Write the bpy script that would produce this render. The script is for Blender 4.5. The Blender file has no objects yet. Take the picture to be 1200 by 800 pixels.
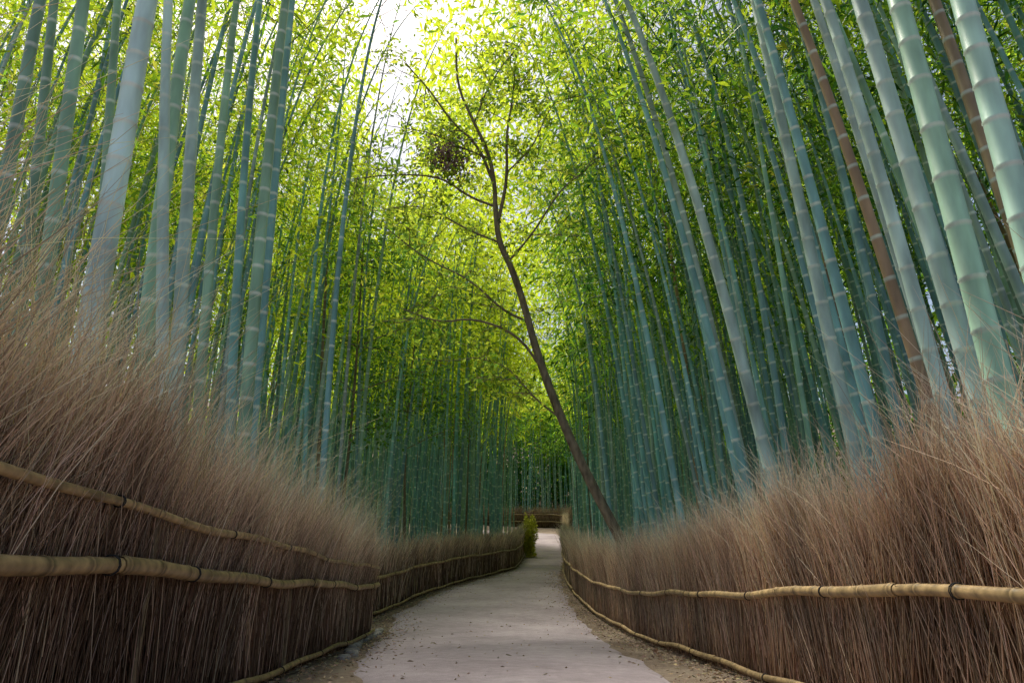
import bpy, math, numpy as np
from mathutils import Vector
rng=np.random.default_rng(11)
scene=bpy.context.scene
U=rng.uniform

# ------------------------------------------------------------ terrain functions
GY=np.array([-300,-20,0,6.5,10,13,16,19,24,30,40,50,58,65,73,85,100,140,400.])
GZ=np.array([-.9,-.8,-.74,-.95,-1.07,-1.13,-1.05,-.86,-.5,-.12,.5,1.2,2.1,3.1,4.1,5.2,9,26,90.])
def g(y):
    y=np.asarray(y,float); r=0
    for o in(-1.5,-.75,0,.75,1.5): r=r+np.interp(y+o,GY,GZ)
    return r/5
LY=[-30,0,6.5,13.3,17,22,27,32,40,55,70,78,200]; LX=[-1.6,-1.8,-2.29,-2.62,-3.2,-2.6,-1.3,0,.4,1.05,2.7,3.0,3.0]
RY=[-30,0,7.4,14,19,24,30,40,55,70,80,200];   RX=[2.1,2.12,2.36,2.2,1.95,2.0,2.3,3.1,4.2,5.4,6.4,6.4]
def fl(y): return np.interp(y,LY,LX)
def fr(y): return np.interp(y,RY,RX)
def H(x,y):
    x=np.asarray(x,float); y=np.asarray(y,float)
    d=np.maximum(np.maximum(fl(y)-x,x-fr(y)),0)
    d=d*np.interp(y,[56,61],[1,.15])
    side=np.where(x<0,.5,.3)
    b=side*np.clip((d-.1)/1.4,0,1)+.05*np.clip(d-2,0,14)+.3*np.clip(d-15,0,40)
    n=.08*np.sin(x*1.3+y*.7)*np.clip(d,0,1)+.05*np.sin(x*2.9-y*1.9)*np.clip(d,0,1)
    return g(y)+b+n

# ------------------------------------------------------------ mesh helpers
def build(name,parts,mat,parent=None,smooth=True):
    V=[];F=[];C=[];o=0
    for v,f,c in parts:
        V.append(v);F.append(f+o);C.append(c);o+=len(v)
    V=np.concatenate(V);F=np.concatenate(F);C=np.concatenate(C)
    m=bpy.data.meshes.new(name)
    m.vertices.add(len(V)); m.vertices.foreach_set('co',V.astype(np.float32).ravel())
    m.loops.add(F.size); m.loops.foreach_set('vertex_index',F.astype(np.int32).ravel())
    m.polygons.add(len(F)); m.polygons.foreach_set('loop_start',np.arange(0,F.size,4,dtype=np.int32))
    try: m.polygons.foreach_set('loop_total',np.full(len(F),4,dtype=np.int32))
    except Exception: pass
    m.update(calc_edges=True)
    m.polygons.foreach_set('use_smooth',np.full(len(F),smooth,dtype=bool))
    a=m.color_attributes.new('Col','FLOAT_COLOR','POINT')
    a.data.foreach_set('color',np.concatenate([C,np.ones((len(C),1))],1).astype(np.float32).ravel())
    m.materials.append(mat)
    ob=bpy.data.objects.new(name,m); scene.collection.objects.link(ob)
    if parent: ob.parent=parent
    return ob
def empty(name):
    e=bpy.data.objects.new(name,None); scene.collection.objects.link(e); return e

def tubes(P,rad,S,col):
    N,R,_=P.shape
    T=P[:,-1]-P[:,0]; T/=np.linalg.norm(T,axis=1,keepdims=True)+1e-9
    ref=np.where((np.abs(T[:,2])>.8)[:,None],np.array([1.,0,0]),np.array([0,0,1.]))
    A=np.cross(T,ref); A/=np.linalg.norm(A,axis=1,keepdims=True)
    B=np.cross(T,A)
    th=np.arange(S)*2*np.pi/S
    off=A[:,None,None,:]*np.cos(th)[None,None,:,None]+B[:,None,None,:]*np.sin(th)[None,None,:,None]
    V=(P[:,:,None,:]+off*rad[:,:,None,None]).reshape(-1,3)
    n=np.arange(N)[:,None,None]*R*S; r=np.arange(R-1)[None,:,None]*S; s=np.arange(S)[None,None,:]; s2=(s+1)%S
    F=np.stack([n+r+s,n+r+s2,n+r+S+s2,n+r+S+s],-1).reshape(-1,4)
    C=np.repeat(np.broadcast_to(col,(N,R,3)).reshape(-1,3),S,axis=0)
    return V,F,C

def leaves(P,D,L,W,col):
    N=len(P); D=D/(np.linalg.norm(D,axis=1,keepdims=True)+1e-9)
    r=rng.normal(size=(N,3)); r[:,2]*=.5
    Sd=np.cross(D,r); Sd/=np.linalg.norm(Sd,axis=1,keepdims=True)+1e-9
    L=L[:,None];W=W[:,None]
    V=np.stack([P,P+D*L*.38+Sd*W,P+D*L-np.array([0,0,.12])*L,P+D*L*.38-Sd*W],1).reshape(-1,3)
    F=np.arange(N*4).reshape(N,4)
    return V,F,np.repeat(col,4,axis=0)

# ------------------------------------------------------------ materials
def mat(name):
    m=bpy.data.materials.new(name); m.use_nodes=True; nt=m.node_tree
    for n in list(nt.nodes): nt.nodes.remove(n)
    o=nt.nodes.new('ShaderNodeOutputMaterial'); return m,nt,o
def attr_mat(name,rough,ns=(8,8,8),var=.35,bump=.0,spec=.4,detail=3):
    m,nt,o=mat(name); N=nt.nodes.new; L=nt.links.new
    p=N('ShaderNodeBsdfPrincipled'); p.inputs['Roughness'].default_value=rough
    p.inputs['Specular IOR Level'].default_value=spec
    a=N('ShaderNodeAttribute'); a.attribute_name='Col'
    g_=N('ShaderNodeNewGeometry'); mp=N('ShaderNodeMapping'); mp.inputs['Scale'].default_value=ns
    L(g_.outputs['Position'],mp.inputs['Vector'])
    n=N('ShaderNodeTexNoise'); n.inputs['Scale'].default_value=1; n.inputs['Detail'].default_value=detail
    L(mp.outputs[0],n.inputs['Vector'])
    mr=N('ShaderNodeMapRange'); mr.inputs['From Min'].default_value=.3; mr.inputs['From Max'].default_value=.7
    mr.inputs['To Min'].default_value=1-var; mr.inputs['To Max'].default_value=1+var
    L(n.outputs['Fac'],mr.inputs['Value'])
    mx=N('ShaderNodeVectorMath'); mx.operation='SCALE'
    L(a.outputs['Color'],mx.inputs[0]); L(mr.outputs[0],mx.inputs['Scale'])
    L(mx.outputs[0],p.inputs['Base Color'])
    if bump:
        b=N('ShaderNodeBump'); b.inputs['Strength'].default_value=bump; b.inputs['Distance'].default_value=.02
        L(n.outputs['Fac'],b.inputs['Height']); L(b.outputs[0],p.inputs['Normal'])
    L(p.outputs[0],o.inputs[0]); return m
def diff_mat(name):
    m,nt,o=mat(name); N=nt.nodes.new; L=nt.links.new
    a=N('ShaderNodeAttribute'); a.attribute_name='Col'; d=N('ShaderNodeBsdfDiffuse')
    L(a.outputs['Color'],d.inputs['Color']); L(d.outputs[0],o.inputs[0]); return m
def leaf_mat(name,dif=.35,tr=1.0,mixf=.68):
    m,nt,o=mat(name); N=nt.nodes.new; L=nt.links.new
    a=N('ShaderNodeAttribute'); a.attribute_name='Col'
    d=N('ShaderNodeBsdfDiffuse')
    s1=N('ShaderNodeVectorMath'); s1.operation='SCALE'; s1.inputs['Scale'].default_value=dif
    L(a.outputs['Color'],s1.inputs[0]); L(s1.outputs[0],d.inputs['Color'])
    t=N('ShaderNodeBsdfTranslucent'); s2=N('ShaderNodeVectorMath'); s2.operation='SCALE'; s2.inputs['Scale'].default_value=tr
    L(a.outputs['Color'],s2.inputs[0]); L(s2.outputs[0],t.inputs['Color'])
    mx=N('ShaderNodeMixShader'); mx.inputs[0].default_value=mixf
    L(d.outputs[0],mx.inputs[1]); L(t.outputs[0],mx.inputs[2]); L(mx.outputs[0],o.inputs[0]); return m
M_culm=attr_mat('bamboo_culm',.4,(7,7,1.6),.3)
M_wood=attr_mat('rail_bamboo',.5,(14,14,14),.4,.15)
M_twig=diff_mat('brushwood')
M_bark=attr_mat('bark',.85,(12,12,4),.45,.6,.2)
M_leaf=leaf_mat('bamboo_leaf'); M_broad=leaf_mat('broad_leaf')
M_dead=attr_mat('dead_leaf',.8,(5,5,5),.3)

def surf_mat(name,cols,scale,rough,bump):
    m,nt,o=mat(name); N=nt.nodes.new; L=nt.links.new
    p=N('ShaderNodeBsdfPrincipled'); p.inputs['Roughness'].default_value=rough; p.inputs['Specular IOR Level'].default_value=.15
    ge=N('ShaderNodeNewGeometry')
    n1=N('ShaderNodeTexNoise'); n1.inputs['Scale'].default_value=scale; n1.inputs['Detail'].default_value=9; n1.inputs['Roughness'].default_value=.7
    n2=N('ShaderNodeTexNoise'); n2.inputs['Scale'].default_value=scale*.12; n2.inputs['Detail'].default_value=5
    n3=N('ShaderNodeTexNoise'); n3.inputs['Scale'].default_value=scale*14; n3.inputs['Detail'].default_value=2
    for n in(n1,n2,n3): L(ge.outputs['Position'],n.inputs['Vector'])
    ad=N('ShaderNodeMath'); ad.operation='ADD'; L(n1.outputs['Fac'],ad.inputs[0]); L(n2.outputs['Fac'],ad.inputs[1])
    a2=N('ShaderNodeMath'); a2.operation='MULTIPLY_ADD'; a2.inputs[1].default_value=.6; L(n3.outputs['Fac'],a2.inputs[0]); L(ad.outputs[0],a2.inputs[2])
    r=N('ShaderNodeValToRGB'); e=r.color_ramp.elements
    mr=N('ShaderNodeMapRange'); mr.inputs['From Min'].default_value=1.0; mr.inputs['From Max'].default_value=1.6
    L(a2.outputs[0],mr.inputs['Value']); L(mr.outputs[0],r.inputs['Fac'])
    e[0].color=(*cols[0],1); e[1].color=(*cols[-1],1)
    for i,c in enumerate(cols[1:-1]):
        q=e.new((i+1)/(len(cols)-1)); q.color=(*c,1)
    L(r.outputs[0],p.inputs['Base Color'])
    b=N('ShaderNodeBump'); b.inputs['Strength'].default_value=bump; b.inputs['Distance'].default_value=.03
    L(a2.outputs[0],b.inputs['Height']); L(b.outputs[0],p.inputs['Normal']); L(p.outputs[0],o.inputs[0]); return m
M_ground=surf_mat('leaf_litter',[(.11,.08,.06),(.2,.15,.115),(.31,.25,.19)],7,.95,.6)
M_path=surf_mat('pale_asphalt',[(.24,.20,.215),(.325,.275,.295),(.42,.365,.385)],6,.9,.4)

# ------------------------------------------------------------ ground
def grid(xs,ys,zf):
    X,Y=np.meshgrid(xs,ys); Z=zf(X,Y); V=np.stack([X,Y,Z],-1).reshape(-1,3)
    nx=len(xs); i=np.arange(len(ys)-1)[:,None]*nx+np.arange(nx-1)[None,:]
    F=np.stack([i,i+1,i+nx+1,i+nx],-1).reshape(-1,4); return V,F,np.full((len(V),3),.1)
xs=np.concatenate([[-400,-200,-100,-60,-40],np.arange(-30,-8,1.),np.arange(-8,9,.25),np.arange(9,31,1.),[40,60,100,200,400]])
ys=np.concatenate([[-300,-100,-40,-20,-10],np.arange(-5,90,.4),np.arange(90,130,4.),[150,200,300,400]])
build('ground',[grid(xs,ys,H)],M_ground)

# path
PYs=np.arange(-4,59,.3)
gapL=np.interp(PYs,[0,6.5,9,12,14,17,30,70],[.85,.85,.5,.2,.35,.35,.2,.2])
gapR=np.interp(PYs,[0,7,14,20,30,70],[.75,.8,.6,.3,.25,.2])
nz=.04*np.sin(PYs*2.1)+.03*np.sin(PYs*4.7+1)+.02*rng.normal(size=len(PYs))
pl=fl(PYs)+gapL+nz; pr=fr(PYs)-gapR+np.roll(nz,7)
Lp=np.stack([pl,PYs],1); Rp=np.stack([pr,PYs],1)
# bend left at the end
Lp=np.concatenate([Lp,[[1.2,60.5],[.4,61.8],[-1,62.6],[-4,63.5]]]); Rp=np.concatenate([Rp,[[4.5,62.],[4.1,65.],[1.5,67.],[-4,68.]]])
K=14; t=np.linspace(0,1,K)[None,:,None]
PP=Lp[:,None]*(1-t)+Rp[:,None]*t
Z=H(PP[...,0],PP[...,1])+.03+.03*np.sin(np.linspace(0,np.pi,K))[None]
Z[:,0]-=.05; Z[:,-1]-=.05
V=np.concatenate([PP,Z[...,None]],-1).reshape(-1,3)
i=np.arange(len(Lp)-1)[:,None]*K+np.arange(K-1)[None]
F=np.stack([i,i+1,i+K+1,i+K],-1).reshape(-1,4)
build('path',[(V,F,np.full((len(V),3),.3))],M_path)

# litter on verges, a few leaves on the path
n=8500; ly=U(3,30,n)**1.0; sd=rng.random(n)<.5; wide=rng.random(n)<.05
lx=np.where(sd,fl(ly)+.05+np.abs(rng.normal(0,.42,n)),fr(ly)-.05-np.abs(rng.normal(0,.42,n)))
lx=np.where(wide,fl(ly)+(fr(ly)-fl(ly))*U(.1,.9,n),lx)
P=np.stack([lx,ly,H(lx,ly)+.02+U(0,.02,n)+np.where((lx>fl(ly)+.5)&(lx<fr(ly)-.5),.05,0)],1)
D=rng.normal(size=(n,3)); D[:,2]*=.08
cc=np.array([.42,.31,.20])*U(.6,1.4,(n,1))*U(.85,1.15,(n,3))
v,f,c=leaves(P,D,U(.02,.08,n),U(.003,.011,n),cc)
build('fallen_leaves',[(v,f,c)],M_dead,smooth=False)

# edging stones by the end of the near fence
parts=[]
for k in range(20):
    y=9.2+k*.24+U(-.05,.05); x=np.interp(y,PYs,pl)-.1+U(-.03,.03)
    a,b,h=U(.06,.1),U(.08,.13),U(.05,.08); th=np.arange(8)*np.pi/4+U(0,1)
    rr=U(.8,1.15,8); z=float(H(x,y))
    rings=[]
    for q,zz in((1,0),(1,h*.6),(.75,h),(.02,h*1.05)):
        rings.append(np.stack([x+np.cos(th)*a*q*rr,y+np.sin(th)*b*q*rr,np.full(8,z+zz)],1))
    v=np.concatenate(rings); s=np.arange(8); s2=(s+1)%8
    f=np.concatenate([np.stack([r*8+s,r*8+s2,r*8+8+s2,r*8+8+s],1) for r in range(3)])
    parts.append((v,f,np.full((len(v),3),U(.22,.34))*np.array([1,.93,.87])))
build('stone_edging',parts,M_bark,smooth=True)

# ------------------------------------------------------------ brushwood fences
def fence(name,pts,ht,den,side,rails,dark,fr_h=(1.35,2.0),tw=(.0022,.0042),post=True,wild=0,stems=0,grow=0,tip=1.):
    root=empty(name)
    pts=np.array(pts,float)
    seg=np.linalg.norm(np.diff(pts,axis=0),axis=1); cum=np.concatenate([[0],np.cumsum(seg)]); L=cum[-1]
    def at(s): return np.interp(s,cum,pts[:,0]),np.interp(s,cum,pts[:,1])
    def nrm(s):
        x0,y0=at(s-.3);x1,y1=at(s+.3); dx,dy=x1-x0,y1-y0; l=np.hypot(dx,dy)+1e-9; dx/=l;dy/=l
        return dx,dy,side*dy,-side*dx      # tangent, normal toward the path
    s=np.arange(0,L+.1,.2); x,y=at(s); dx,dy,nx,ny=nrm(s); z=g(y)
    rows=[(-.08,-.1),(-.09,ht*.58),(0,ht*.62),(.05,ht*.55),(.055,-.1)]
    V=np.stack([np.stack([x+nx*o,y+ny*o,z+h+(0 if h<0 else .05)*np.sin(s*5+o)],1) for o,h in rows],1).reshape(-1,3)
    i=np.arange(len(s)-1)[:,None]*5+np.arange(4)[None]
    F=np.stack([i,i+1,i+6,i+5],-1).reshape(-1,4)
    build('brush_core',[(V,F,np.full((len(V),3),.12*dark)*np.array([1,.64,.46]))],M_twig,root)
    parts=[]
    tm=np.array([0,.35,.7,1.])
    def twigs(n,zb,zt,o0,o1,lean,out,cb,ct,r,smax=None):
        s=U(0,L if smax is None else smax,n); x,y=at(s); dx,dy,nx,ny=nrm(s); z=g(y)
        a=U(*zb,n); clump=.10*np.sin(s*3.1)+.09*np.sin(s*7.7+2)+.08*np.sin(s*17.)+.05*np.sin(s*41)
        top=(np.array(zt[1])>ht*.7)
        b=U(*zt,n)+clump*top+grow*np.clip((5.5-y)/3.5,0,1)*top*U(.3,1,n); o=U(o0,o1,n)
        la=rng.normal(0,lean,n)+.12*np.sin(s*2.3)+.1*np.sin(s*6.1); ou=rng.normal(out*.3,out,n)
        P=[];hh=(b-a)
        for q in tm:
            al=la*q*hh+.25*la*q*q*hh; of=o+ou*q*q*hh
            P.append(np.stack([x+dx*al+nx*of,y+dy*al+ny*of,z+a+hh*q-.12*np.abs(la)*q*q*hh],1))
        P=np.stack(P,1); rr=U(*r,n)[:,None]*np.array([1,.9,.7,.3])
        v=U(.45,1.35,(n,1,1))*U(.93,1.07,(n,1,3))*(1+.25*np.sin(s*1.1)*np.sin(s*2.7+1))[:,None,None]
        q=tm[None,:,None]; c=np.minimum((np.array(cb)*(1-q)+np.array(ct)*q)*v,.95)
        parts.append(tubes(P,rr,3,c))
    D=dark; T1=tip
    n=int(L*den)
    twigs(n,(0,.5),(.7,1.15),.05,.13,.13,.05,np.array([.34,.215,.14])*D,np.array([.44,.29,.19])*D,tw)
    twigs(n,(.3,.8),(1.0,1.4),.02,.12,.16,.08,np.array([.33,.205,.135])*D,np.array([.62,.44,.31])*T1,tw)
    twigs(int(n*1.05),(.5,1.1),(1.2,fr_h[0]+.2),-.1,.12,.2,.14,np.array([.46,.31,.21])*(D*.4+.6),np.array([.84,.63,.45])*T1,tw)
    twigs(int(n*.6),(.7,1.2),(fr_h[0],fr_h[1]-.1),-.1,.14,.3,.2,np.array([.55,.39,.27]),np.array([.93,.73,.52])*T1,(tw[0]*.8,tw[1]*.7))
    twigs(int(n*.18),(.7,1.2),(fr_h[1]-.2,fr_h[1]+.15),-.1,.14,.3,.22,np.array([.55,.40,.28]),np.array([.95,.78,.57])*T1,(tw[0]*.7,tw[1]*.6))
    if stems: twigs(int(L*stems),(0,.7),(1.0,fr_h[1]-.1),.08,.16,.2,.08,(.52,.37,.26),np.array([.88,.68,.5])*T1,(tw[0]*.9,tw[1]*.9))
    if wild:
        twigs(wild,(.9,1.3),(fr_h[1],fr_h[1]+.5),-.15,.15,.4,.3,(.5,.4,.2),(.9,.76,.46),(tw[0]*.6,tw[1]*.6))
        twigs(int(wild*.7),(.9,1.4),(fr_h[1]-.1,fr_h[1]+.35),-.25,.1,.35,.25,(.5,.38,.22),(.95,.76,.48),(tw[0]*.7,tw[1]*.7),6.0)
    build('brush_twigs',parts,M_twig,root)
    parts=[];rope=[]
    for (h,r0,off) in rails:
        s0=0.
        while s0<L-.3:
            sl=min(U(4.2,5.6),L-s0+.02); M=max(2,int(sl/.33))
            nodes=np.sort(np.linspace(s0,s0+sl,M)+U(-.04,.04,M)); nodes[0]=s0-.03; nodes[-1]=s0+sl+.05
            S_=[];R_=[];C_=[]
            base=np.array([.38,.26,.125])*U(.75,1.1)
            tp=U(.8,.9)
            for k,nd in enumerate(nodes):
                rr=r0*(1-(1-tp)*k/M)
                cs=U(.75,1.2)
                for ds,fr_,cm in((-.05,1,cs),(-.012,1.02,.5),(0,1.13,1.1),(.014,1.03,.5),(.05,1,cs)):
                    S_.append(nd+ds);R_.append(rr*fr_);C_.append(base*cm)
            S_=np.array(S_);x,y=at(np.clip(S_,0,L)); dx,dy,nx,ny=nrm(np.clip(S_,0,L))
            zz=g(y)+h+.015*np.sin(S_*1.3+h*9)+.01*np.sin(S_*3.1)
            P=np.stack([x+nx*off,y+ny*off,zz],1)
            T=np.gradient(P,axis=0);T/=np.linalg.norm(T,axis=1,keepdims=True)+1e-9
            A=np.cross(T,[0,0,1.]);A/=np.linalg.norm(A,axis=1,keepdims=True)+1e-9;B=np.cross(T,A)
            th=np.arange(12)*np.pi/6; R_=np.array(R_)
            V=(P[:,None]+(A[:,None]*np.cos(th)[None,:,None]+B[:,None]*np.sin(th)[None,:,None])*R_[:,None,None]).reshape(-1,3)
            nn=len(P);r=np.arange(nn-1)[:,None]*12;ss=np.arange(12)[None];s2=(ss+1)%12
            F=np.stack([r+ss,r+s2,r+12+s2,r+12+ss],-1).reshape(-1,4)
            parts.append((V,F,np.repeat(np.array(C_),12,axis=0)))
            for sk in np.arange(s0+.9,s0+sl,1.7):
                x1,y1=at(sk);dx1,dy1,nx1,ny1=nrm(np.array(sk)); zc=float(g(y1))+h+.015*np.sin(sk*1.3+h*9)+.01*np.sin(sk*3.1)
                for w in(-.008,.006):
                    a=np.linspace(0,2*np.pi,11)
                    for q in range(10):
                        pa=[np.array([x1+nx1*(off+np.cos(u)*r0*1.08)+dx1*w,y1+ny1*(off+np.cos(u)*r0*1.08)+dy1*w,zc+np.sin(u)*r0*1.08]) for u in(a[q],a[q+1])]
                        rope.append(pa)
            s0+=sl-.03
    build('bamboo_rails',parts,M_wood,root)
    rp=np.array(rope); build('cord_lashings',[tubes(rp,np.full((len(rp),2),.003),4,np.full((len(rp),2,3),.05))],M_twig,root)
    if post:
        sp=np.arange(1.6,L,3.3);x,y=at(sp);dx,dy,nx,ny=nrm(sp);hz=np.linspace(-.1,1.2,6)
        P=np.stack([np.stack([x+nx*.125,y+ny*.125,g(y)+q],1) for q in hz],1)
        build('posts',[tubes(P,np.full(P.shape[:2],.026),8,np.full(P.shape,.1)*np.array([1.5,1.1,.6]))],M_wood,root)
    return root
sm=lambda a:np.convolve(np.pad(a,4,mode='edge'),np.ones(9)/9,'valid')
ptsL=[(float(fl(y)),y) for y in np.arange(-1,13.4,.4)]
fence('brushwood_fence',ptsL,1.9,700,1,[(.85,.042,.2),(1.15,.026,.19),(.10,.03,.17)],.58,(1.35,1.95),wild=1100,stems=60,grow=.3,tip=.95)  # body twigs and core coloured darker to paint in the left side's shadow
L2y=np.array([15.2,17,22,27,32,40,55,68.]);L2x=np.array([-3.35,-3.2,-2.6,-1.3,0,.4,1.05,2.45])
yy=np.arange(15.2,58,.5)
fence('brushwood_fence',np.stack([sm(np.interp(yy,L2y,L2x)),yy],1),1.7,160,1,[(.85,.04,.2),(.1,.035,.18)],.58,(1.3,1.8),tw=(.006,.011),stems=25,tip=.9)  # same shadow tone painted into the body twigs
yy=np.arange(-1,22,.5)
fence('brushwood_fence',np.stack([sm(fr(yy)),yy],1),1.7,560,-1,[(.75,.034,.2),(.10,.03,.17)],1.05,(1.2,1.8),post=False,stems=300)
yy=np.arange(21.8,69,.5)
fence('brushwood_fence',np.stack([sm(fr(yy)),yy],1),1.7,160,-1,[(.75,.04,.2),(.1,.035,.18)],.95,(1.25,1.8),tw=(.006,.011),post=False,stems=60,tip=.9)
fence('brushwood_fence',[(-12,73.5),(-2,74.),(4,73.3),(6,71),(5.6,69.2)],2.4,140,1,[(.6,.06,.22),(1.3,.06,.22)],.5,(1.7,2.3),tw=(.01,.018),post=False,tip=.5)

# ------------------------------------------------------------ bamboo
def culm_path(x,y,z0,Hh,lx,ly,bx,by,s):
    q=np.clip(s/Hh[:,None],0,1)
    X=x[:,None]+lx[:,None]*s+bx[:,None]*q**3
    Y=y[:,None]+ly[:,None]*s+by[:,None]*q**3
    Zz=z0[:,None]+s-.12*Hh[:,None]*q**5
    return np.stack([X,Y,Zz],-1)
def culms(x,y,z0,Hh,r,lx,ly,bx,by,col,d,S,four=True,top=None):
    N=len(x); M=int(np.max(Hh/d)) if top is None else int(top/np.min(d))
    m=np.arange(M+1)[None,:]
    base=m*d[:,None]*(.8+.3*np.clip(m/12,0,1))+rng.normal(0,.012,(N,M+1))
    if four: ds=np.array([-.045,-.014,0,.012]); fr_=np.array([1,.99,1.08,1.0])
    else: ds=np.array([-.08,0,.03]); fr_=np.array([1,1.07,1.])
    s=(base[:,:,None]+ds).reshape(N,-1); s=np.minimum(s,Hh[:,None])
    P=culm_path(x,y,z0,Hh,lx,ly,bx,by,s)
    q=np.clip(s/Hh[:,None],0,1)
    rad=r[:,None]*(1-.85*q**1.4)*np.tile(fr_,M+1)[None]
    segv=np.repeat(U(.86,1.14,(N,M+1,1)),len(ds),axis=1)
    cb=col[:,None,:]*segv
    pale=np.array([.66,.74,.66])
    w=np.tile(np.array([0,.9,.6,0.]) if four else np.array([0,.75,0]),M+1)[None,:,None]
    hueg=np.array([1.05,1.08,.75])
    cb=cb*(1-q[...,None]*.4)+cb*hueg*q[...,None]*.4
    C=cb*(1-w)+pale*w*(.5+.5*(cb.mean(-1,keepdims=True)/.25).clip(.3,1.2))
    return tubes(P,rad,S,C)

lime=np.array([.78,.93,.05]);midg=np.array([.31,.56,.04]);dkg=np.array([.06,.19,.035]);yel=np.array([.93,.92,.12])
def in_gap(P):
    # natural opening in the canopy beside the path
    cx=-.9-.17*P[:,1]; w=.4+.026*P[:,1]+.3*np.sin(P[:,2]*1.3)
    return (np.abs(P[:,0]-cx)<w)&(P[:,2]>3+.5*P[:,1])&(P[:,1]>5)
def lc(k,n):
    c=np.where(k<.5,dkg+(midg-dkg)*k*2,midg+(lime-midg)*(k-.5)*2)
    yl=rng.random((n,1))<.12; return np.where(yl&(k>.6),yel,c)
def culm_leaves(x,y,z0,Hh,lx,ly,bx,by,hb,nb,nl,lsz,limew,bl=1.3,hk=.03):
    N=len(x)
    idx=np.repeat(np.arange(N),nb); n=len(idx)
    q=rng.random(n)**.8; s=hb[idx]+(Hh[idx]-hb[idx])*q
    P0=culm_path(x[idx],y[idx],z0[idx],Hh[idx],lx[idx],ly[idx],bx[idx],by[idx],s[:,None])[:,0]
    az=U(0,2*np.pi,n); Lb=bl*U(.5,1.2,n)*(1.15-.6*q)
    dirh=np.stack([np.cos(az),np.sin(az),np.zeros(n)],1)
    rise=U(.1,.7,n)
    def bp(t):
        return P0[:,None]+dirh[:,None]*(t*Lb[:,None])[...,None]+np.array([0,0,1.])*((rise[:,None]*t-.75*t*t)*Lb[:,None])[...,None]
    tb=np.array([0,.5,1.])[None]*np.ones((n,1))
    B=bp(tb); keep=~in_gap(B[:,2])
    br=tubes(B[keep],np.array([.008,.005,.002])[None]*np.ones((keep.sum(),1))*(.6+lsz*2),3,np.full((keep.sum(),3,3),.15)*np.array([1,1.5,.6]))
    tt=U(.15,1.1,(n,nl)); LP=bp(tt)+rng.normal(0,.13,(n,nl,3))*bl
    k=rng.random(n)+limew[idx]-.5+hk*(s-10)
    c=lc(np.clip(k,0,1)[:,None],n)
    c=np.repeat(c,nl,axis=0)*U(.75,1.2,(n*nl,1))
    LP=LP.reshape(-1,3); dh=np.repeat(dirh,nl,axis=0)
    D=dh*U(.2,1,(n*nl,1))+rng.normal(0,.5,(n*nl,3)); D[:,2]-=.35
    kp=~in_gap(LP)&np.repeat(keep,nl)
    m=kp.sum(); l=U(.7,1.3,m)*lsz
    return br,leaves(LP[kp],D[kp],l,l*U(.09,.14,m),c[kp])

teal=np.array([.21,.42,.43]);tgreen=np.array([.27,.45,.32]);palec=np.array([.45,.60,.57]);brown=np.array([.36,.24,.15])
heroes=[(-2.81,1.2,4.3,-.035,.088,palec*1.14),(-2.93,1.4,5.2,-.068,.072,tgreen*1.15),(-2.62,1.3,4.95,-.17,.05,palec),
(-2.96,1.6,5.8,-.10,.066,palec*.9),(-3.12,1.8,6.6,-.08,.056,tgreen),(-2.6,1.7,6.5,-.05,.068,tgreen*1.0),(-2.78,1.7,7.2,-.035,.062,teal),
(-2.97,1.8,7.0,-.09,.052,teal*.9),(-3.42,2,4.6,-.10,.058,tgreen*1.),(-4.17,2.2,5.4,-.13,.05,tgreen*.8),(-4.0,3,6.0,-.14,.052,tgreen*.9),
(-3.6,2,4.3,-.08,.05,tgreen*.75),(-2.62,1.5,9.5,-.03,.05,teal*.8),
(3.32,1.2,4.5,-.025,.092,tgreen*np.array([1.4,1.3,1.4])),(3.36,1.3,4.8,-.07,.078,palec*1.0),(3.56,1.4,5.5,-.06,.066,palec*.95),(3.36,2,4.0,-.005,.09,palec*np.array([.95,1.08,.95])),
(4.15,2,4.9,-.02,.06,teal),(3.52,1,6.5,-.085,.062,teal*1.1),(3.04,.8,8.0,-.13,.078,palec*.85),(3.0,.9,8.8,-.135,.062,teal),
(3.51,1.2,7.0,-.06,.074,palec*.8),(3.73,1.67,6.0,-.106,.06,brown),(3.95,1.5,7.6,-.08,.06,teal*.9),(4.4,1.5,5.9,-.04,.06,tgreen),
(3.35,1.2,10.2,-.11,.062,teal),(2.75,1.,11.5,-.10,.06,teal*1.05)]
for (x,zr,y,le,r,c) in heroes:
    z0=float(H(x,y))-.1; xb=x-le*(zr-z0); hh=U(13.5,16.5)
    a=lambda v:np.array([float(v)])
    bx=U(.3,1.4)*(1 if x<0 else -1); by=U(-.6,.6)
    root=empty('bamboo_tree')
    prm=(a(xb),a(y),a(z0),a(hh),a(le),a(0.0),a(bx),a(by))
    cp=culms(prm[0],prm[1],prm[2],prm[3],a(r),a(le),a(0.),a(bx),a(by),c[None,:]*U(.92,1.08),a(U(.27,.34)),16)
    ob=build('culm',[cp],M_culm,root)
    if not np.allclose(c/c.sum(),brown/brown.sum(),atol=.02):
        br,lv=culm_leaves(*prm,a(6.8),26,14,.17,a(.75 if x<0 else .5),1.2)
        build('branches',[br],M_culm,root); build('leaves',[lv],M_leaf,root,False)

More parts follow.
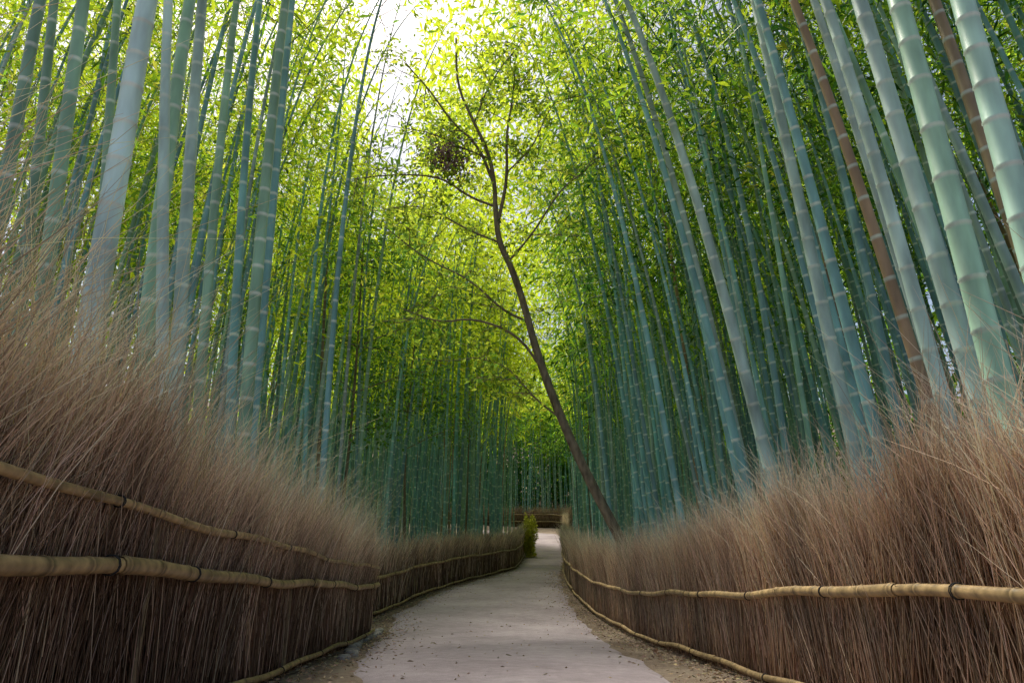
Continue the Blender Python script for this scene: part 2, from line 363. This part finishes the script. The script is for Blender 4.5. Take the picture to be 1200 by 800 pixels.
def scatter(n,side,y0,y1,dmin,dmax):
    out=[];cell={}
    tries=0
    while len(out)<n and tries<n*30:
        tries+=1
        y=U(y0,y1); d=dmin+(dmax-dmin)*rng.random()**.9
        x=(fl(y)-d) if side<0 else (fr(y)+d) if side>0 else U(dmin,dmax)
        k=(int(x/.55),int(y/.55))
        if any((k[0]+i,k[1]+j) in cell and (cell[(k[0]+i,k[1]+j)][0]-x)**2+(cell[(k[0]+i,k[1]+j)][1]-y)**2<.16 for i in(-1,0,1) for j in(-1,0,1)): continue
        cell[k]=(x,y); out.append((x,y))
    return np.array(out)
sets=[(-1,[(40,8.5,14,1.6,13),(160,14,26,.9,14),(430,26,61,.7,14)]),(1,[(55,5.5,9,1.8,12),(230,9,24,.8,13),(480,24,75,.7,13)]),(0,[None,None,(480,75,98,-22,30)])]
for sd,bands in sets:
    root=empty('bamboo_grove'); cu=[];brs=[];lvs=[]
    for bi,bd in enumerate(bands):
        if bd is None: continue
        n,y0,y1,d0,d1=bd
        xy=scatter(n,sd,y0,y1,d0,d1); x,y=xy[:,0],xy[:,1]; n=len(x)
        z0=H(x,y)-.1; Hh=U(15,20.5,n); r=U(.038,.066,n)*(1.0 if bi<2 else 1.15)
        near=np.clip((32-y)/20,0,1)
        lx=rng.normal(0,.03,n)-(.08*near if sd>0 else .02*near); ly=rng.normal(0,.03,n)
        bx=-sd*U(0,3.2,n); by=rng.normal(0,.7,n)
        k=rng.random((n,1)); col=np.where(k<.66,teal,np.where(k<.82,tgreen,np.where(k<.965,palec*.85,brown)))*U(.65,1.15,(n,1))*U(.93,1.07,(n,3))
        if sd==0: col=col*.8
        if bi<2: cu.append(culms(x,y,z0,Hh,r,lx,ly,bx,by,col,U(.27,.36,n),8,True))
        else: cu.append(culms(x,y,z0,Hh,r,lx,ly,bx,by,col,U(.42,.55,n),6,False))
        hb=U(5.8,9.0,n) if sd<0 else U(6.5,9.5,n)
        if bi==2: hb=np.interp(y,[26,60],[7.5,10])+U(-1.5,2,n)
        lw=np.full(n,.74 if sd<0 else .33)  # left stand limer, right darker: backlight put into the leaf colour
        lw=lw+.32*np.exp(-((x/np.maximum(y,1)+.07)/.17)**2)  # extra lime towards the centre paints in the glow near the sun
        if sd==0: lw=lw*0+.25; hb=hb*.85
        lsz=[.2,.25,.42][bi]; nb=[24,24,14][bi]; nl=[15,13,10][bi]
        if sd==0: lsz=.55
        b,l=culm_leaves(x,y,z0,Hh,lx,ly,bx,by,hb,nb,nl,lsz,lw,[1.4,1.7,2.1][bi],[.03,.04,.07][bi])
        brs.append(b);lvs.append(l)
    build('culms',cu,M_culm,root); build('branches',brs,M_culm,root); build('leaves',lvs,M_leaf,root,False)

# foliage masses closing the grove
def clumps(n,x0,x1,y0,y1,z0,z1,sg,per=60):
    m=n//per
    C=np.stack([U(x0,x1,m),U(y0,y1,m),U(z0,z1,m)],1)
    P=np.repeat(C,per,axis=0)+rng.normal(size=(m*per,3))*sg*U(.5,1.3,(m,1)).repeat(per,axis=0)
    P[:,2]+=g(P[:,1])*.8; return P
parts=[]
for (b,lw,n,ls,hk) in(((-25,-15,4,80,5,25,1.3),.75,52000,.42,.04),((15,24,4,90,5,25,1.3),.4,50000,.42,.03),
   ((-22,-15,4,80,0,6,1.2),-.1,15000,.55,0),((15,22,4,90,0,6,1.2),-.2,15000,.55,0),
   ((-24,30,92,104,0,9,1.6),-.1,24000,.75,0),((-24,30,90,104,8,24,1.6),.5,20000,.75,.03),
   ((-9,7,24,60,17,27,1.5),1.2,20000,.42,0),((-6,5,13,26,13,19,1.1),1.2,8000,.26,0)):  # overhead centre masses coloured lime to paint in the canopy glow
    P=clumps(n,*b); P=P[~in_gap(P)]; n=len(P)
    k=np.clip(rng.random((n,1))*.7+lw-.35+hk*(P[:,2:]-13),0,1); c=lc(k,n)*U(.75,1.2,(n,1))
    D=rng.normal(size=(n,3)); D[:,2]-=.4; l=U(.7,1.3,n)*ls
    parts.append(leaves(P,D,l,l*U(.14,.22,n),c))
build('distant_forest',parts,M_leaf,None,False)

# ------------------------------------------------------------ leaning broadleaf tree
root=empty('leaning_tree'); tb=[]
def chaik(P,n=2):
    P=np.array(P,float)
    for _ in range(n):
        Q=[P[0]]
        for a,b in zip(P[:-1],P[1:]): Q+= [a*.75+b*.25,a*.25+b*.75]
        Q.append(P[-1]); P=np.array(Q)
    return P
def limb(P,r0,r1,S=9):
    P=chaik(P); n=len(P); T=np.gradient(P,axis=0);T/=np.linalg.norm(T,axis=1,keepdims=True)
    A=np.cross(T,[0.1,1.,0]);A/=np.linalg.norm(A,axis=1,keepdims=True);B=np.cross(T,A)
    th=np.arange(S)*2*np.pi/S; R=np.linspace(r0,r1,n)*U(.94,1.06,n)
    V=(P[:,None]+(A[:,None]*np.cos(th)[None,:,None]+B[:,None]*np.sin(th)[None,:,None])*R[:,None,None]).reshape(-1,3)
    r=np.arange(n-1)[:,None]*S;s=np.arange(S)[None];s2=(s+1)%S
    F=np.stack([r+s,r+s2,r+S+s2,r+S+s],-1).reshape(-1,4)
    tb.append((V,F,np.full((len(V),3),.2)*np.array([1.1,.88,.62])))
    return P
trunk=limb([(3.05,14,-1.1),(2.5,14,-.2),(2.1,14,.65),(1.5,14,1.85),(.98,14,3.1),(.55,14,4.35),(.25,14,5.6),(-.02,13.9,6.4),(-.3,13.9,7.0),(-.38,13.9,7.8),(-.4,13.9,8.5),(-.55,13.8,9.3),(-.95,13.8,10.2),(-1.35,13.8,11.2),(-1.4,13.8,12.6)],.12,.02,12)
lim=[([(-.34,13.9,7.4),(-.1,13.7,8.5),(-.14,13.6,9.6),(.02,13.6,10.6),(.1,13.5,12)],.05,.012),
([(-.42,13.9,8.5),(-.8,13.8,9.5),(-1.4,13.7,10.0),(-1.98,13.6,10.9),(-2.6,13.5,11.6)],.042,.01),
([(-.38,13.9,7.9),(-1.0,13.8,8.1),(-1.6,13.6,8.5),(-2.6,13.4,8.45),(-3.5,13.2,8.2)],.034,.009),
([(.42,14,5.1),(-.2,13.8,5.3),(-.9,13.7,6.0),(-1.9,13.5,6.4),(-2.8,13.3,7.1)],.034,.009),
([(.62,14,4.1),(.1,13.7,4.75),(-.8,13.4,5.0),(-1.5,13.2,4.8),(-2.3,13.1,5.1)],.034,.009),
([(-.1,13.9,6.5),(.5,13.8,7.2),(1.1,13.6,8.2),(1.7,13.5,8.6),(2.5,13.4,9.5)],.028,.008),
([(-.9,13.8,10.1),(-.5,13.6,11.2),(.3,13.4,12.2)],.025,.008),
([(-.3,13.9,7.0),(-1.0,13.7,7.2),(-1.9,13.5,7.7),(-2.7,13.4,7.6)],.028,.007),
([(-.5,13.8,9.1),(-1.1,13.7,9.3),(-1.9,13.6,9.7),(-2.9,13.5,9.8)],.026,.007),
([(-.1,13.7,8.7),(.5,13.6,9.3),(.8,13.6,10.2),(1.4,13.5,11)],.022,.007),
([(1.0,14,3.0),(.5,13.7,3.3),(-.1,13.5,4.0),(-.8,13.3,4.1)],.022,.006)]
sub=[]
for P,a,b in lim:
    Q=limb(P,a,b,7)
    for k in range(9):
        i=int(U(.25,1)*(len(Q)-1)); p=Q[i]; d=rng.normal(size=3)*np.array([.8,.8,.4])+np.array([-.2,0,.15]); d/=np.linalg.norm(d)
        l=U(.5,1.3); W=limb([p,p+d*l*.5+U(-.1,.1,3),p+d*l+np.array([0,0,-.1*l])+U(-.15,.15,3)],.012,.004,5)
        sub.append(W)
        for kk in range(3):
            q=W[int(U(.4,1)*(len(W)-1))]; d2=rng.normal(size=3)*np.array([1,1,.4]); d2/=np.linalg.norm(d2); l2=U(.3,.7)
            sub.append(limb([q,q+d2*l2*.5,q+d2*l2+np.array([0,0,-.05])],.007,.003,4))
build('trunk_and_limbs',tb,M_bark,root)
P=[];
for W in sub:
    n=int(U(8,22)); i=(U(.3,1,n)*(len(W)-1)).astype(int); P.append(W[i]+rng.normal(0,.13,(n,3)))
P=np.concatenate(P); n=len(P); D=rng.normal(size=(n,3)); D[:,2]-=.2
c=(np.array([.14,.30,.05])+ (np.array([.7,.82,.08])-np.array([.14,.30,.05]))*rng.random((n,1))**1.2)
build('leaves',[leaves(P,D,U(.09,.17,n),U(.022,.04,n),c)],M_broad,root,False)
n=750; d=rng.normal(size=(n,3)); d/=np.linalg.norm(d,axis=1,keepdims=True); P=np.array([-1.5,13.6,9.0])+d*(rng.random((n,1))**.7)*np.array([.65,.5,.5])*(1+.4*np.sin(d[:,:1]*6+1)*np.cos(d[:,2:]*5))
build('withered_leaf_clump',[leaves(P,rng.normal(size=(n,3)),U(.08,.15,n),U(.015,.03,n),np.array([.27,.16,.17])*U(.6,1.5,(n,1)))],M_dead,root,False)

# evergreen understorey beside the path
def evergreen(x,y,h,sp,lw):
    root=empty('evergreen_tree'); global tb
    tb=[]; z=float(H(x,y)); Q=limb([(x,y,z-.1),(x+U(-.3,.3),y,z+h*.4),(x+U(-.5,.5),y,z+h)],.07,.02,8); cl=[]
    for k in range(16):
        s=U(.5,1); p=Q[int(s*(len(Q)-1))]; a=U(0,6.28); l=sp*U(.4,1)*(1.2-.5*s)
        e=p+np.array([np.cos(a)*l,np.sin(a)*l,U(.1,.6)*l]); W=limb([p,(p+e)/2+np.array([0,0,.1]),e],.025,.006,5)
        for q in(W[-1],W[len(W)//2],W[int(len(W)*.75)]): cl.append(q)
    build('trunk_and_limbs',tb,M_bark,root); cl=np.array(cl); m=70
    P=np.repeat(cl,m,axis=0)+rng.normal(size=(len(cl)*m,3))*np.array([.45,.45,.25])*sp/2.4; n=len(P)
    k=np.clip(np.repeat(rng.random((len(cl),1)),m,axis=0)+lw-.5,0,1)
    c=np.array([.08,.22,.05])*(1-k)+np.array([.38,.62,.08])*k
    build('leaves',[leaves(P,rng.normal(size=(n,3)),U(.12,.22,n),U(.03,.055,n),c*U(.7,1.3,(n,1)))],M_broad,root,False)
for a in((-5.2,21,11,3,.35),(-4.2,28,12,3,.35),(-2.5,38,14,3.2,.4),(5,44,12,3,.4)): evergreen(*a)

# mossy shrub by the bend
n=5000; d=rng.normal(size=(n,3)); d/=np.linalg.norm(d,axis=1,keepdims=True)
P=np.array([1.0,42,float(g(42))+1.1])+d*(rng.random((n,1))**.4)*np.array([.45,.6,1.3])*(1+.25*np.sin(d[:,:1]*7+d[:,2:]*5))
build('shrub',[leaves(P,rng.normal(size=(n,3)),U(.08,.15,n),U(.02,.04,n),np.array([.95,.92,.15])*U(.6,1.05,(n,1)))],M_broad,None,False)

# ------------------------------------------------------------ light
sd=Vector((-.25,.42,.87)).normalized()
su=bpy.data.lights.new('sun','SUN'); su.energy=4.8; su.angle=math.radians(14); su.color=(1,.95,.82)
so=bpy.data.objects.new('sun',su); scene.collection.objects.link(so); so.rotation_euler=sd.to_track_quat('Z','Y').to_euler()
w=bpy.data.worlds.new('World'); scene.world=w; w.use_nodes=True; nt=w.node_tree
bg=nt.nodes['Background']; sk=nt.nodes.new('ShaderNodeTexSky'); sk.sky_type='NISHITA'; sk.sun_disc=False
sk.sun_elevation=math.asin(sd.z); sk.sun_rotation=math.atan2(sd.x,sd.y); sk.dust_density=4; sk.air_density=1.2; sk.ozone_density=1
nt.links.new(sk.outputs[0],bg.inputs[0]); bg.inputs[1].default_value=.15
scene.view_settings.view_transform='Standard'; scene.view_settings.look='None'; scene.view_settings.exposure=0

cam=bpy.data.cameras.new('camera'); cam.lens=24; cam.sensor_width=36; cam.clip_end=2000; cam.clip_start=.05
co=bpy.data.objects.new('camera',cam); scene.collection.objects.link(co); co.location=(0,0,0)
co.rotation_euler=(math.radians(90+18.46),0,0); scene.camera=co
print('verts',sum(len(m.vertices) for m in bpy.data.meshes))
